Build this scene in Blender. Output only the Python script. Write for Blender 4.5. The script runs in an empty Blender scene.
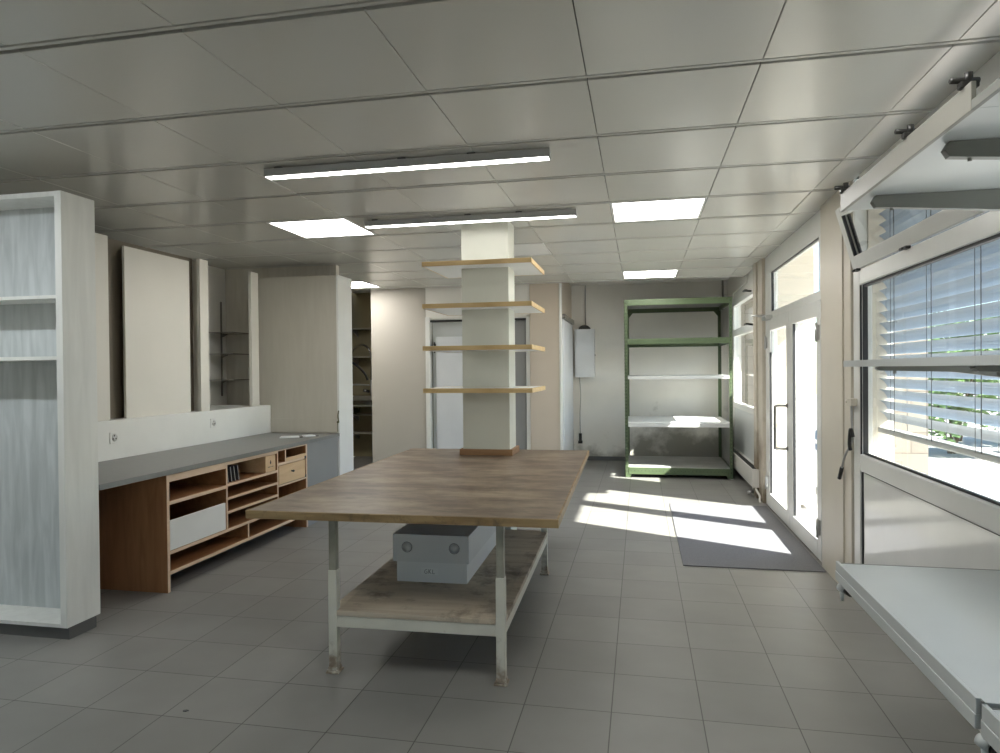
import bpy, bmesh, math, random
from mathutils import Vector, Matrix
random.seed(7)
S = bpy.context.scene
COL = S.collection
R = math.radians

# ------------------------------------------------------------------ camera
F_PX, YAW, PITCH, ROLL = 686.75, .2009, -.0095, -.0094
CAM = Vector((.5376, -3.132, 1.5552))
fw = Vector((-math.sin(YAW)*math.cos(PITCH), math.cos(YAW)*math.cos(PITCH), math.sin(PITCH)))
r0 = Vector((math.cos(YAW), math.sin(YAW), 0)); u0 = r0.cross(fw)
rt = math.cos(ROLL)*r0 + math.sin(ROLL)*u0; up = -math.sin(ROLL)*r0 + math.cos(ROLL)*u0
cd = bpy.data.cameras.new('camera'); cam = bpy.data.objects.new('camera', cd); COL.objects.link(cam)
M = Matrix((rt, up, -fw)).transposed().to_4x4(); M.translation = CAM
cam.matrix_world = M
cd.sensor_width = 36; cd.sensor_fit = 'HORIZONTAL'; cd.lens = F_PX/1000*36; cd.clip_start = .02; cd.clip_end = 500
S.camera = cam

# ------------------------------------------------------------------ light, exposure
S.view_settings.view_transform = 'Standard'; S.view_settings.look = 'None'
S.view_settings.gamma = 1; S.view_settings.use_curve_mapping = False
S.view_settings.exposure = 0.32
SUN_DIR = Vector((-1.1, .56, -1)).normalized()
W = bpy.data.worlds.new('world'); S.world = W; W.use_nodes = True
nt = W.node_tree; sky = nt.nodes.new('ShaderNodeTexSky'); sky.sky_type = 'NISHITA'; sky.sun_disc = False
sky.sun_elevation = math.asin(-SUN_DIR.z); sky.sun_rotation = math.atan2(-SUN_DIR.x, -SUN_DIR.y)
sky.air_density = 1.0; sky.dust_density = .3; sky.ozone_density = 2.5
SKY_STRENGTH = .42
bg = nt.nodes['Background']; bg.inputs[1].default_value = SKY_STRENGTH
nt.links.new(sky.outputs[0], bg.inputs[0])
sl = bpy.data.lights.new('sun', 'SUN'); sl.energy = 24.0; sl.angle = R(.55); sl.color = (1, .955, .89)
so = bpy.data.objects.new('sun', sl); COL.objects.link(so)
so.rotation_euler = SUN_DIR.to_track_quat('-Z', 'Y').to_euler(); so.location = (9, -5, 9)
TUBE_E, PANEL_E, STRONG_E = 10.0, 13.0, 62.0

# ------------------------------------------------------------------ materials
def mat(name, col, rough=.5, metal=0, spec=.5, var=0, vscale=4, stretch=(1, 1, 1), bump=0, bscale=60, coat=0):
    m = bpy.data.materials.new(name); m.use_nodes = True
    n = m.node_tree.nodes; L = m.node_tree.links; p = n['Principled BSDF']
    p.inputs['Base Color'].default_value = (*col, 1); p.inputs['Roughness'].default_value = rough
    p.inputs['Metallic'].default_value = metal; p.inputs['Specular IOR Level'].default_value = spec
    p.inputs['Coat Weight'].default_value = coat
    tc = n.new('ShaderNodeTexCoord'); mp = n.new('ShaderNodeMapping'); mp.inputs['Scale'].default_value = stretch
    L.new(tc.outputs['Object'], mp.inputs[0])
    if var or True:
        tx = n.new('ShaderNodeTexNoise'); tx.inputs['Scale'].default_value = vscale; tx.inputs['Detail'].default_value = 4
        L.new(mp.outputs[0], tx.inputs[0])
        rp = n.new('ShaderNodeValToRGB'); v = max(var, .03)
        rp.color_ramp.elements[0].position = .3; rp.color_ramp.elements[1].position = .7
        rp.color_ramp.elements[0].color = (*[c*(1-v) for c in col], 1)
        rp.color_ramp.elements[1].color = (*[min(1, c*(1+v*.6)) for c in col], 1)
        L.new(tx.outputs['Fac'], rp.inputs[0]); L.new(rp.outputs[0], p.inputs['Base Color'])
    if bump:
        b = n.new('ShaderNodeTexNoise'); b.inputs['Scale'].default_value = bscale
        L.new(mp.outputs[0], b.inputs[0])
        bn = n.new('ShaderNodeBump'); bn.inputs['Strength'].default_value = bump; bn.inputs['Distance'].default_value = .01
        L.new(b.outputs['Fac'], bn.inputs['Height']); L.new(bn.outputs[0], p.inputs['Normal'])
    return m

def emis(name, col, e):
    m = mat(name, (.9, .9, .88), .5); p = m.node_tree.nodes['Principled BSDF']
    p.inputs['Emission Color'].default_value = (*col, 1); p.inputs['Emission Strength'].default_value = e
    return m

def glass_mat(name, tint=(.96, .98, .97)):
    m = bpy.data.materials.new(name); m.use_nodes = True
    n = m.node_tree.nodes; L = m.node_tree.links; n.remove(n['Principled BSDF'])
    t = n.new('ShaderNodeBsdfTransparent'); t.inputs[0].default_value = (*tint, 1)
    g = n.new('ShaderNodeBsdfGlossy'); g.inputs['Roughness'].default_value = .01
    f = n.new('ShaderNodeFresnel'); f.inputs[0].default_value = 1.45
    ge = n.new('ShaderNodeNewGeometry'); iv = n.new('ShaderNodeMath'); iv.operation = 'SUBTRACT'; iv.inputs[0].default_value = 1
    L.new(ge.outputs['Backfacing'], iv.inputs[1]); ml = n.new('ShaderNodeMath'); ml.operation = 'MULTIPLY'
    L.new(iv.outputs[0], ml.inputs[0]); L.new(f.outputs[0], ml.inputs[1])      # reflect once per pane: no false total reflection on the way out
    mx = n.new('ShaderNodeMixShader'); L.new(ml.outputs[0], mx.inputs[0]); L.new(t.outputs[0], mx.inputs[1]); L.new(g.outputs[0], mx.inputs[2])
    L.new(mx.outputs[0], n['Material Output'].inputs[0])
    return m

def wood_mat(name, c1, c2, axis='Y', rough=.5, scale=6, worn=None):
    """long-grain wood: stretched noise, optional worn layer"""
    m = bpy.data.materials.new(name); m.use_nodes = True
    n = m.node_tree.nodes; L = m.node_tree.links; p = n['Principled BSDF']; p.inputs['Roughness'].default_value = rough
    tc = n.new('ShaderNodeTexCoord'); mp = n.new('ShaderNodeMapping')
    st = {'X': (.12, 1, 1), 'Y': (1, .12, 1), 'Z': (1, 1, .12)}[axis]
    mp.inputs['Scale'].default_value = st; L.new(tc.outputs['Object'], mp.inputs[0])
    tx = n.new('ShaderNodeTexNoise'); tx.inputs['Scale'].default_value = scale*4; tx.inputs['Detail'].default_value = 6; tx.inputs['Distortion'].default_value = .6
    L.new(mp.outputs[0], tx.inputs[0])
    rp = n.new('ShaderNodeValToRGB'); rp.color_ramp.elements[0].position = .33; rp.color_ramp.elements[1].position = .68
    rp.color_ramp.elements[0].color = (*c1, 1); rp.color_ramp.elements[1].color = (*c2, 1)
    L.new(tx.outputs['Fac'], rp.inputs[0]); out = rp.outputs[0]
    if worn:
        w = n.new('ShaderNodeTexNoise'); w.inputs['Scale'].default_value = worn[1]; w.inputs['Detail'].default_value = 8; w.inputs['Roughness'].default_value = .7
        mw = n.new('ShaderNodeMapping'); mw.inputs['Scale'].default_value = worn[4] if len(worn) > 4 else (1, 1, 1)
        L.new(tc.outputs['Object'], mw.inputs[0]); L.new(mw.outputs[0], w.inputs[0])
        r2 = n.new('ShaderNodeValToRGB'); r2.color_ramp.elements[0].position = worn[2]; r2.color_ramp.elements[1].position = worn[3]
        L.new(w.outputs['Fac'], r2.inputs[0])
        mx = n.new('ShaderNodeMix'); mx.data_type = 'RGBA'
        L.new(r2.outputs[0], mx.inputs['Factor']); L.new(out, mx.inputs[6]); mx.inputs[7].default_value = (*worn[0], 1)
        out = mx.outputs[2]
    L.new(out, p.inputs['Base Color'])
    return m

def tile_mat(name):
    m = bpy.data.materials.new(name); m.use_nodes = True
    n = m.node_tree.nodes; L = m.node_tree.links; p = n['Principled BSDF']
    tc = n.new('ShaderNodeTexCoord'); mp = n.new('ShaderNodeMapping'); mp.inputs['Location'].default_value = (.0, .0, 0)
    L.new(tc.outputs['Object'], mp.inputs[0])
    b = n.new('ShaderNodeTexBrick'); b.offset = 0; b.squash = 1
    b.inputs['Scale'].default_value = 1; b.inputs['Brick Width'].default_value = .4; b.inputs['Row Height'].default_value = .4
    b.inputs['Mortar Size'].default_value = .0028; b.inputs['Mortar Smooth'].default_value = .3
    b.inputs['Color1'].default_value = (.225, .220, .206, 1); b.inputs['Color2'].default_value = (.255, .250, .234, 1)
    b.inputs['Mortar'].default_value = (.075, .072, .066, 1); b.inputs['Bias'].default_value = 0
    L.new(mp.outputs[0], b.inputs[0])
    nz = n.new('ShaderNodeTexNoise'); nz.inputs['Scale'].default_value = 3; nz.inputs['Detail'].default_value = 8; L.new(tc.outputs['Object'], nz.inputs[0])
    rp = n.new('ShaderNodeValToRGB'); rp.color_ramp.elements[0].color = (.8, .8, .8, 1); rp.color_ramp.elements[1].color = (1.12, 1.12, 1.12, 1)
    L.new(nz.outputs['Fac'], rp.inputs[0])
    mx = n.new('ShaderNodeMix'); mx.data_type = 'RGBA'; mx.blend_type = 'MULTIPLY'; mx.inputs['Factor'].default_value = 1
    L.new(b.outputs['Color'], mx.inputs[6]); L.new(rp.outputs[0], mx.inputs[7]); L.new(mx.outputs[2], p.inputs['Base Color'])
    p.inputs['Roughness'].default_value = .42; p.inputs['Specular IOR Level'].default_value = .45
    bn = n.new('ShaderNodeBump'); bn.inputs['Strength'].default_value = .4; bn.inputs['Distance'].default_value = .002; bn.invert = True
    L.new(b.outputs['Fac'], bn.inputs['Height']); L.new(bn.outputs[0], p.inputs['Normal'])
    return m

def block_mat(name, c1, c2, mortar, w, h, plane='XZ', off=.5, ms=.006):
    m = bpy.data.materials.new(name); m.use_nodes = True
    n = m.node_tree.nodes; L = m.node_tree.links; p = n['Principled BSDF']; p.inputs['Roughness'].default_value = .85
    tc = n.new('ShaderNodeTexCoord'); sp = n.new('ShaderNodeSeparateXYZ'); cb = n.new('ShaderNodeCombineXYZ')
    L.new(tc.outputs['Object'], sp.inputs[0])
    L.new(sp.outputs[0 if plane[0] == 'X' else 1], cb.inputs[0]); L.new(sp.outputs[2 if plane[1] == 'Z' else 1], cb.inputs[1])
    b = n.new('ShaderNodeTexBrick'); b.offset = off
    b.inputs['Scale'].default_value = 1; b.inputs['Brick Width'].default_value = w; b.inputs['Row Height'].default_value = h
    b.inputs['Mortar Size'].default_value = ms
    b.inputs['Color1'].default_value = (*c1, 1); b.inputs['Color2'].default_value = (*c2, 1); b.inputs['Mortar'].default_value = (*mortar, 1)
    L.new(cb.outputs[0], b.inputs[0]); L.new(b.outputs['Color'], p.inputs['Base Color'])
    return m

def stained_wall(name, col):
    """painted plaster with damp, dirty smears low on the wall"""
    m = mat(name, col, .75, var=.05, vscale=1.5)
    n = m.node_tree.nodes; L = m.node_tree.links; p = n['Principled BSDF']
    src = p.inputs['Base Color'].links[0].from_socket
    tc = n.new('ShaderNodeTexCoord'); sp = n.new('ShaderNodeSeparateXYZ'); L.new(tc.outputs['Object'], sp.inputs[0])
    nz = n.new('ShaderNodeTexNoise'); nz.inputs['Scale'].default_value = 1.7; nz.inputs['Detail'].default_value = 7; nz.inputs['Roughness'].default_value = .6
    L.new(tc.outputs['Object'], nz.inputs[0])
    def mth(op, a, b):
        q = n.new('ShaderNodeMath'); q.operation = op
        for i, s in enumerate((a, b)):
            if hasattr(s, 'node'): L.new(s, q.inputs[i])
            else: q.inputs[i].default_value = s
        return q.outputs[0]
    # stain tops out at about .85 m near the corner, lower to the left; ragged by noise
    top = mth('ADD', mth('MULTIPLY', sp.outputs[0], .12), .52)
    lev = mth('SUBTRACT', mth('ADD', top, mth('MULTIPLY', mth('SUBTRACT', nz.outputs['Fac'], .5), 2.0)), sp.outputs[2])
    rp = n.new('ShaderNodeValToRGB'); rp.color_ramp.elements[0].position = .0; rp.color_ramp.elements[1].position = .38
    rp.color_ramp.elements[0].color = (0, 0, 0, 1); rp.color_ramp.elements[1].color = (.75, .75, .75, 1)
    L.new(lev, rp.inputs[0])
    mx = n.new('ShaderNodeMix'); mx.data_type = 'RGBA'
    L.new(rp.outputs[0], mx.inputs['Factor']); L.new(src, mx.inputs[6]); mx.inputs[7].default_value = (.23, .21, .165, 1)
    L.new(mx.outputs[2], p.inputs['Base Color'])
    return m

def grime_mat(name, col, dirt, zlo, zhi, scale=9, rough=.5):
    """paint with rust and dirt gathering towards the foot (own shape, ragged)"""
    m = mat(name, col, rough, var=.06, vscale=8)
    n = m.node_tree.nodes; L = m.node_tree.links; p = n['Principled BSDF']
    src = p.inputs['Base Color'].links[0].from_socket
    tc = n.new('ShaderNodeTexCoord'); sp = n.new('ShaderNodeSeparateXYZ'); L.new(tc.outputs['Object'], sp.inputs[0])
    nz = n.new('ShaderNodeTexNoise'); nz.inputs['Scale'].default_value = scale; nz.inputs['Detail'].default_value = 7
    L.new(tc.outputs['Object'], nz.inputs[0])
    mr = n.new('ShaderNodeMapRange'); mr.inputs[1].default_value = zlo; mr.inputs[2].default_value = zhi; mr.inputs[3].default_value = .85; mr.inputs[4].default_value = .28
    L.new(sp.outputs[2], mr.inputs[0])
    su = n.new('ShaderNodeMath'); su.operation = 'SUBTRACT'; L.new(mr.outputs[0], su.inputs[0]); L.new(nz.outputs['Fac'], su.inputs[1])
    rp = n.new('ShaderNodeValToRGB'); rp.color_ramp.elements[0].position = 0; rp.color_ramp.elements[1].position = .30
    rp.color_ramp.elements[1].color = (.9, .9, .9, 1)
    L.new(su.outputs[0], rp.inputs[0])
    mx = n.new('ShaderNodeMix'); mx.data_type = 'RGBA'; L.new(rp.outputs[0], mx.inputs['Factor']); L.new(src, mx.inputs[6]); mx.inputs[7].default_value = (*dirt, 1)
    L.new(mx.outputs[2], p.inputs['Base Color'])
    return m

m_wall = mat('wall_paint', (.66, .62, .54), .7, var=.03, vscale=1.2)
m_wallw = mat('white_wall_paint', (.82, .80, .75), .7, var=.03, vscale=1.2)
m_back = stained_wall('stained_plaster', (.86, .84, .79))
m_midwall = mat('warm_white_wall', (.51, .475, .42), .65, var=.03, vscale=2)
m_beige = mat('beige_panel', (.60, .52, .43), .6, var=.03, vscale=2)
m_ceil = mat('satin_ceiling_metal', (.61, .605, .555), .25, spec=.6, var=.03, vscale=1.0)
m_dark = mat('dark_void', (.03, .03, .028), .8)
m_rail = mat('ceiling_rail_paint', (.52, .515, .475), .35)
m_floor = tile_mat('grey_floor_tile')
m_mat = mat('door_mat_fibre', (.18, .18, .195), .95, var=.10, vscale=90, bump=.5, bscale=300)
m_plinth = mat('plinth_grey', (.12, .12, .115), .45)
m_alu = mat('white_coated_frame', (.80, .80, .77), .3, var=.02)
m_gasket = mat('black_gasket', (.015, .015, .017), .5)
m_postm = grime_mat('dirty_post_paint', (.60, .55, .46), (.20, .15, .10), 0, 1.5, 3, .5)
m_post2 = mat('post_paint', (.66, .61, .52), .4, var=.05, vscale=2)
m_gpanel = mat('glossy_white_panel', (.88, .88, .86), .12, spec=.5, coat=.3)
m_gpanel2 = mat('grey_white_panel', (.62, .64, .64), .3)
m_glass = glass_mat('window_glass')
m_steel = mat('brushed_steel', (.55, .55, .55), .3, metal=1)
m_chrome = mat('dark_chrome', (.30, .29, .28), .22, metal=1)
m_black = mat('black_plastic', (.02, .02, .02), .4)
m_white = mat('white_lacquer', (.80, .80, .78), .35)
m_whitegrain = wood_mat('white_stained_wood', (.44, .475, .475), (.60, .63, .63), 'Z', .45, 5)
m_whiteside = wood_mat('white_painted_board', (.70, .70, .66), (.78, .78, .74), 'Z', .45, 4)
m_cream = mat('cream_board', (.75, .72, .65), .5, var=.03, vscale=2)
m_brownboard = mat('brown_backing', (.22, .185, .14), .6, var=.06)
m_creamw = wood_mat('cream_washed_board', (.60, .56, .48), (.68, .64, .56), 'Z', .5, 4)
m_tallside = wood_mat('beige_washed_panel', (.52, .49, .42), (.55, .52, .45), 'Z', .5, 5)
m_splash = mat('white_laminate', (.80, .80, .77), .3, var=.02)
m_counter = mat('grey_worktop', (.22, .22, .21), .38, var=.06, vscale=25)
m_greyend = mat('grey_end_panel', (.27, .27, .27), .5, var=.03)
m_wood = wood_mat('brown_beech', (.26, .112, .043), (.35, .165, .066), 'Y', .5, 5)
m_woodv = wood_mat('brown_beech_side', (.30, .132, .055), (.40, .19, .085), 'Z', .5, 5)
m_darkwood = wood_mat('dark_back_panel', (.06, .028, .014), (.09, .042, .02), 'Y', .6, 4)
m_woode = wood_mat('pale_board_edge', (.66, .47, .32), (.76, .57, .41), 'Y', .5, 6)
m_drawer = wood_mat('pale_beech', (.64, .42, .23), (.74, .52, .31), 'Y', .5, 4)
m_top = wood_mat('worn_brown_tabletop', (.075, .046, .030), (.145, .097, .065), 'X', .36, 6, ((.30, .235, .165), 4.0, .42, .68, (.6, 1.3, 1)))
m_tedge = wood_mat('tabletop_edge', (.19, .12, .05), (.33, .23, .11), 'X', .5, 6, ((.10, .07, .04), 10, .52, .7))
m_shelfw = wood_mat('grimy_board', (.43, .355, .265), (.57, .49, .375), 'X', .6, 4, ((.17, .135, .10), 5, .5, .68))
m_legp = grime_mat('chipped_white_paint', (.64, .62, .53), (.20, .14, .09), -.04, .26, 18, .45)
m_legi = mat('grey_green_paint', (.30, .29, .235), .45, var=.12, vscale=20)
m_box = mat('grey_carton', (.60, .595, .58), .6, var=.03)
m_boxb = mat('pale_grey_carton', (.68, .675, .66), .6, var=.03)
m_boxd = mat('carton_inside', (.16, .16, .16), .8)
m_ink = mat('pencil_ink', (.10, .10, .10), .6)
m_label = mat('paper_label', (.72, .72, .70), .7)
m_bamboo = wood_mat('yellow_edge_wood', (.52, .36, .16), (.68, .50, .25), 'X', .45, 5)
m_collar = wood_mat('brown_collar_wood', (.26, .135, .06), (.34, .19, .09), 'X', .45, 5)
m_column = mat('column_paint', (.66, .66, .58), .45, var=.03)
m_green = mat('green_rack_paint', (.085, .122, .06), .45, var=.08, vscale=20)
m_greenhole = mat('rack_slot', (.05, .06, .04), .8)
m_rackshelf = mat('grey_rack_shelf', (.66, .67, .66), .45, var=.04, vscale=5)
m_rackdirty = mat('dusty_rack_board', (.40, .40, .38), .6, var=.15, vscale=4)
m_radi = mat('radiator_enamel', (.72, .70, .66), .35)
m_cab = mat('cabinet_enamel', (.72, .74, .77), .35)
m_rackw = mat('display_rack_white', (.54, .57, .57), .3, var=.02)
m_rackgrey = mat('display_rack_arm', (.20, .205, .19), .4)
m_fascia = mat('shaded_fascia_tone', (.26, .255, .225), .4)  # shade on the top fascia is put into this darker colour
m_clip = mat('clip_black', (.03, .03, .028), .4)
m_slat = mat('blind_slat', (.33, .39, .46), .4)
m_cord = mat('blind_cord', (.08, .09, .10), .7)
m_insert = mat('socket_insert', (.62, .62, .60), .4)
m_dkcase = mat('smoked_case', (.05, .05, .055), .2)
m_paper = mat('white_paper', (.82, .83, .82), .6)
m_leaf = mat('hedge_leaf', (.20, .34, .12), .6, var=.5, vscale=3)
m_leafy = mat('yellow_leaf', (.42, .46, .18), .6, var=.4, vscale=3)
m_stem = mat('hedge_stem', (.10, .07, .04), .8)
m_pave = block_mat('pale_paving', (.37, .355, .33), (.41, .395, .37), (.25, .24, .22), .5, .5, 'XY', 0)
m_brick = block_mat('pale_block_wall', (.33, .29, .24), (.37, .33, .275), (.20, .17, .14), .5, .25)
m_brickd = block_mat('shade_toned_block_wall', (.20, .175, .145), (.225, .20, .165), (.11, .09, .075), .5, .25)  # darker blocks: shade put into the colour of this sunlit garden wall
m_conc = mat('pale_render', (.68, .62, .53), .8, var=.04)
m_led = emis('led_diffuser', (1.0, .98, .935), PANEL_E)
m_tube = emis('tube_diffuser', (1.0, .985, .95), TUBE_E)
m_tubes = emis('strong_tube_diffuser', (.90, .96, 1.0), STRONG_E)
m_ledoff = mat('unlit_diffuser', (.85, .85, .82), .3)
m_lamp = mat('lamp_housing', (.42, .42, .41), .35)
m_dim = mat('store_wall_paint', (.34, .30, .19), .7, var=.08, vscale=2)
m_storeshelf = mat('store_shelf_board', (.42, .40, .33), .6)
m_dried = mat('dried_sponge', (.12, .12, .06), .9, var=.3, vscale=30)

# ------------------------------------------------------------------ geometry helpers
class MB:
    def __init__(s): s.bm = bmesh.new()
    def box(s, x0, x1, y0, y1, z0, z1, bev=0, mi=0, rot=None, piv=None):
        b = bmesh.new(); bmesh.ops.create_cube(b, size=1)
        for v in b.verts:
            v.co = Vector(((x0+x1)/2 + v.co.x*(x1-x0), (y0+y1)/2 + v.co.y*(y1-y0), (z0+z1)/2 + v.co.z*(z1-z0)))
        if bev: bmesh.ops.bevel(b, geom=b.edges[:], offset=min(bev, .45*min(abs(x1-x0), abs(y1-y0), abs(z1-z0))), segments=2, affect='EDGES', profile=.6)
        if rot is not None: bmesh.ops.rotate(b, verts=b.verts[:], cent=Vector(piv), matrix=rot)
        return s._merge(b, mi)
    def _merge(s, b, mi=0, smooth=False):
        for f in b.faces: f.material_index = mi; f.smooth = smooth
        me = bpy.data.meshes.new('t'); b.to_mesh(me); b.free(); s.bm.from_mesh(me); bpy.data.meshes.remove(me); return s
    def cyl(s, p0, p1, r, n=16, r2=None, mi=0, cap=True):
        p0, p1 = Vector(p0), Vector(p1); d = p1-p0; b = bmesh.new()
        bmesh.ops.create_cone(b, cap_ends=cap, segments=n, radius1=r, radius2=r if r2 is None else r2, depth=d.length)
        bmesh.ops.transform(b, matrix=Matrix.Translation((p0+p1)/2) @ d.to_track_quat('Z', 'Y').to_matrix().to_4x4(), verts=b.verts[:])
        s._merge(b, mi, True)
        return s
    def sph(s, c, r, n=14, sc=(1, 1, 1), mi=0):
        b = bmesh.new(); bmesh.ops.create_uvsphere(b, u_segments=n, v_segments=n//2+2, radius=r)
        for v in b.verts: v.co = Vector((v.co.x*sc[0], v.co.y*sc[1], v.co.z*sc[2])) + Vector(c)
        return s._merge(b, mi, True)
    def tube(s, pts, r, n=10, mi=0, res=8):
        pts = [Vector(p) for p in pts]
        if res and len(pts) > 2:      # Catmull-Rom
            q = []
            for i in range(len(pts)-1):
                a, b, c, d = pts[max(i-1, 0)], pts[i], pts[i+1], pts[min(i+2, len(pts)-1)]
                for k in range(res):
                    t = k/res
                    q.append(.5*((2*b)+(c-a)*t+(2*a-5*b+4*c-d)*t*t+(-a+3*b-3*c+d)*t**3))
            pts = q+[pts[-1]]
        b = bmesh.new(); rings = []
        nrm = None
        for i, p in enumerate(pts):
            t = (pts[min(i+1, len(pts)-1)]-pts[max(i-1, 0)]).normalized()
            if nrm is None: nrm = t.orthogonal().normalized()
            nrm = (nrm - t*nrm.dot(t)).normalized(); bi = t.cross(nrm)
            rings.append([b.verts.new(p+(nrm*math.cos(2*math.pi*k/n)+bi*math.sin(2*math.pi*k/n))*r) for k in range(n)])
        for a, c in zip(rings, rings[1:]):
            for k in range(n): b.faces.new((a[k], a[(k+1) % n], c[(k+1) % n], c[k]))
        b.faces.new(rings[0][::-1]); b.faces.new(rings[-1])
        return s._merge(b, mi, True)
    def prism(s, poly, axis, a0, a1, mi=0):
        """extrude a 2-D polygon along an axis; poly in the remaining axes in xyz order"""
        b = bmesh.new()
        def P(q, a): return {'X': (a, q[0], q[1]), 'Y': (q[0], a, q[1]), 'Z': (q[0], q[1], a)}[axis]
        v0 = [b.verts.new(P(q, a0)) for q in poly]; v1 = [b.verts.new(P(q, a1)) for q in poly]
        n = len(poly); b.faces.new(v0); b.faces.new(v1)
        for i in range(n): b.faces.new((v0[i], v0[(i+1) % n], v1[(i+1) % n], v1[i]))
        bmesh.ops.recalc_face_normals(b, faces=b.faces[:])
        return s._merge(b, mi)
    def facemat(s, fn):
        s.bm.normal_update()
        for f in s.bm.faces: f.material_index = fn(f)
        return s
    def frame(s, x0, x1, y0, y1, z0, z1, w, bev=.004, wb=None):
        """rectangular frame standing in a plane of constant x"""
        wb = wb or w
        s.box(x0, x1, y0, y0+w, z0, z1, bev); s.box(x0, x1, y1-w, y1, z0, z1, bev)
        s.box(x0, x1, y0+w, y1-w, z0, z0+wb, bev); s.box(x0, x1, y0+w, y1-w, z1-w, z1, bev)
        return s
    def clusters(s):
        seen = set(); isl = []
        for v in s.bm.verts:
            if v in seen: continue
            st = [v]; seen.add(v); g = []
            while st:
                q = st.pop(); g.append(q)
                for e in q.link_edges:
                    w = e.other_vert(q)
                    if w not in seen: seen.add(w); st.append(w)
            lo = [min(q.co[i] for q in g)-.004 for i in range(3)]; hi = [max(q.co[i] for q in g)+.004 for i in range(3)]
            isl.append([g, lo, hi, len(isl)])
        def root(i):
            while isl[i][3] != i: i = isl[i][3]
            return i
        for i in range(len(isl)):
            for j in range(i):
                if all(isl[i][1][k] <= isl[j][2][k] and isl[j][1][k] <= isl[i][2][k] for k in range(3)):
                    a, b = root(i), root(j); isl[max(a, b)][3] = min(a, b)
        out = {}
        for i in range(len(isl)): out.setdefault(root(i), []).extend(isl[i][0])
        return list(out.values())
    def build(s, name, m, parent=None, one=False):
        """one mesh object; loose pieces that stand apart become parts of their own unless `one` (a pattern)"""
        if parent is not None and not one and len(s.bm.verts) < 4000:
            s.bm.verts.index_update(); cl = s.clusters()
            if len(cl) > 1:
                ids = [{v.index for v in c} for c in cl]; src = s.bm; first = None
                for c in ids:
                    q = MB(); q.bm.free(); q.bm = src.copy(); q.bm.verts.ensure_lookup_table()
                    bmesh.ops.delete(q.bm, geom=[v for v in q.bm.verts if v.index not in c], context='VERTS')
                    o = q.build(name, m, parent, True); first = first or o
                src.free(); return first
        me = bpy.data.meshes.new(name); s.bm.to_mesh(me); s.bm.free()
        for q in (m if isinstance(m, (list, tuple)) else [m]): me.materials.append(q)
        o = bpy.data.objects.new(name, me); COL.objects.link(o)
        if parent is not None:
            o.parent = parent
            top = parent
            off = Vector(parent.get('_o', (0, 0, 0)))
            if not parent.get('_local'):
                for v in me.vertices: v.co -= off
            o['_o'] = tuple(off); o['_local'] = parent.get('_local', 0)
        return o

def thing(name, label, cat, loc=(0, 0, 0), rz=0, group=None, local=False):
    o = bpy.data.objects.new(name, None); COL.objects.link(o); o.empty_display_size = .1
    o.location = loc; o.rotation_euler = (0, 0, rz); o['_o'] = tuple(loc); o['_local'] = 1 if local else 0
    o['label'] = label; o['category'] = cat
    if group: o['group'] = group
    return o
def solo(o, label, cat, group=None):
    """a thing that is one mesh: move its origin to its base"""
    me = o.data; xs = [v.co for v in me.vertices]
    c = Vector(((min(v.x for v in xs)+max(v.x for v in xs))/2, (min(v.y for v in xs)+max(v.y for v in xs))/2, min(v.z for v in xs)))
    for v in me.vertices: v.co -= c
    o.location = c; o['_o'] = tuple(c); o['label'] = label; o['category'] = cat
    if group: o['group'] = group
    return o
def struct(name, mb, m):
    o = mb.build(name, m); o['kind'] = 'structure'; return o
def copy_thing(root, loc, label, rz=None):
    r = root.copy(); COL.objects.link(r); r.location = loc; r['label'] = label; r['_o'] = tuple(loc)
    if rz is not None: r.rotation_euler = (0, 0, rz)
    for ch in list(root.children):
        c = ch.copy(); COL.objects.link(c); c.parent = r
        for g in list(ch.children):
            d = g.copy(); COL.objects.link(d); d.parent = c
    return r

H = 2.80          # ceiling
XR = 1.95         # window wall
XL = -4.37        # left wall
YE = 6.77         # where the ceiling stops
YB = 8.65         # back wall of the alcove
YF = -6.0         # wall behind the camera

# ================================================================== SETTING
struct('floor', MB().box(XL-.2, XR+.12, YF, YB+.2, -.12, 0), m_floor)

# ceiling panels: rows .7477 deep, columns .7085 wide, narrow rail between rows
PW, PD, PX, PY = .7085, .7477, .3245, -.174
LIT = {(-4, 3), (0, 3), (0, 8), (-6, 8), (-2, 5), (0, -2)}
mb = MB()
for k in range(-7, 3):
    for m_ in range(-8, 10):
        x0, x1 = PX+k*PW+.002, PX+(k+1)*PW-.002
        y0, y1 = PY+m_*PD+.034, PY+(m_+1)*PD-.020
        if y1 < YF or (k, m_) in LIT: continue
        x0 = max(x0, XL); x1 = min(x1, XR); y1 = min(y1, YE); y0 = max(y0, YF)
        if x1-x0 < .02: continue
        b0 = len(mb.bm.verts)
        mb.box(x0, x1, y0, y1, H, H+.025, .0025)
        mb.bm.verts.ensure_lookup_table()
        a, b = random.uniform(-.0016, .0016), random.uniform(-.0016, .0016)
        for v in mb.bm.verts[b0:]: v.co.z += a*(v.co.x-x0)/PW + b*(v.co.y-y0)/PD
for m_ in range(-7, 10):                   # flat carrier lip beside each joint
    mb.box(XL, XR, PY+m_*PD-.015, PY+m_*PD+.006, H-.002, H+.02, .002, 1)
mb.box(XL-.2, XR+.12, YF, YE, H+.05, H+.16, 0, 2)
mb.box(XL-.2, XR+.12, YE-.012, YE, H, H+.40, 0, 1)
mb.box(XL-.2, XR+.12, YE, YB+.2, H+.18, H+.28, 0, 3)
struct('ceiling', mb, [m_ceil, m_rail, m_dark, m_wallw])

struct('wall_left', MB().box(XL-.15, XL, YF, YE+.1, 0, H+.1), m_wallw)
struct('wall_niche', MB().box(XL, -2.93, 4.36, 4.44, 0, H+.04), m_creamw)
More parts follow.
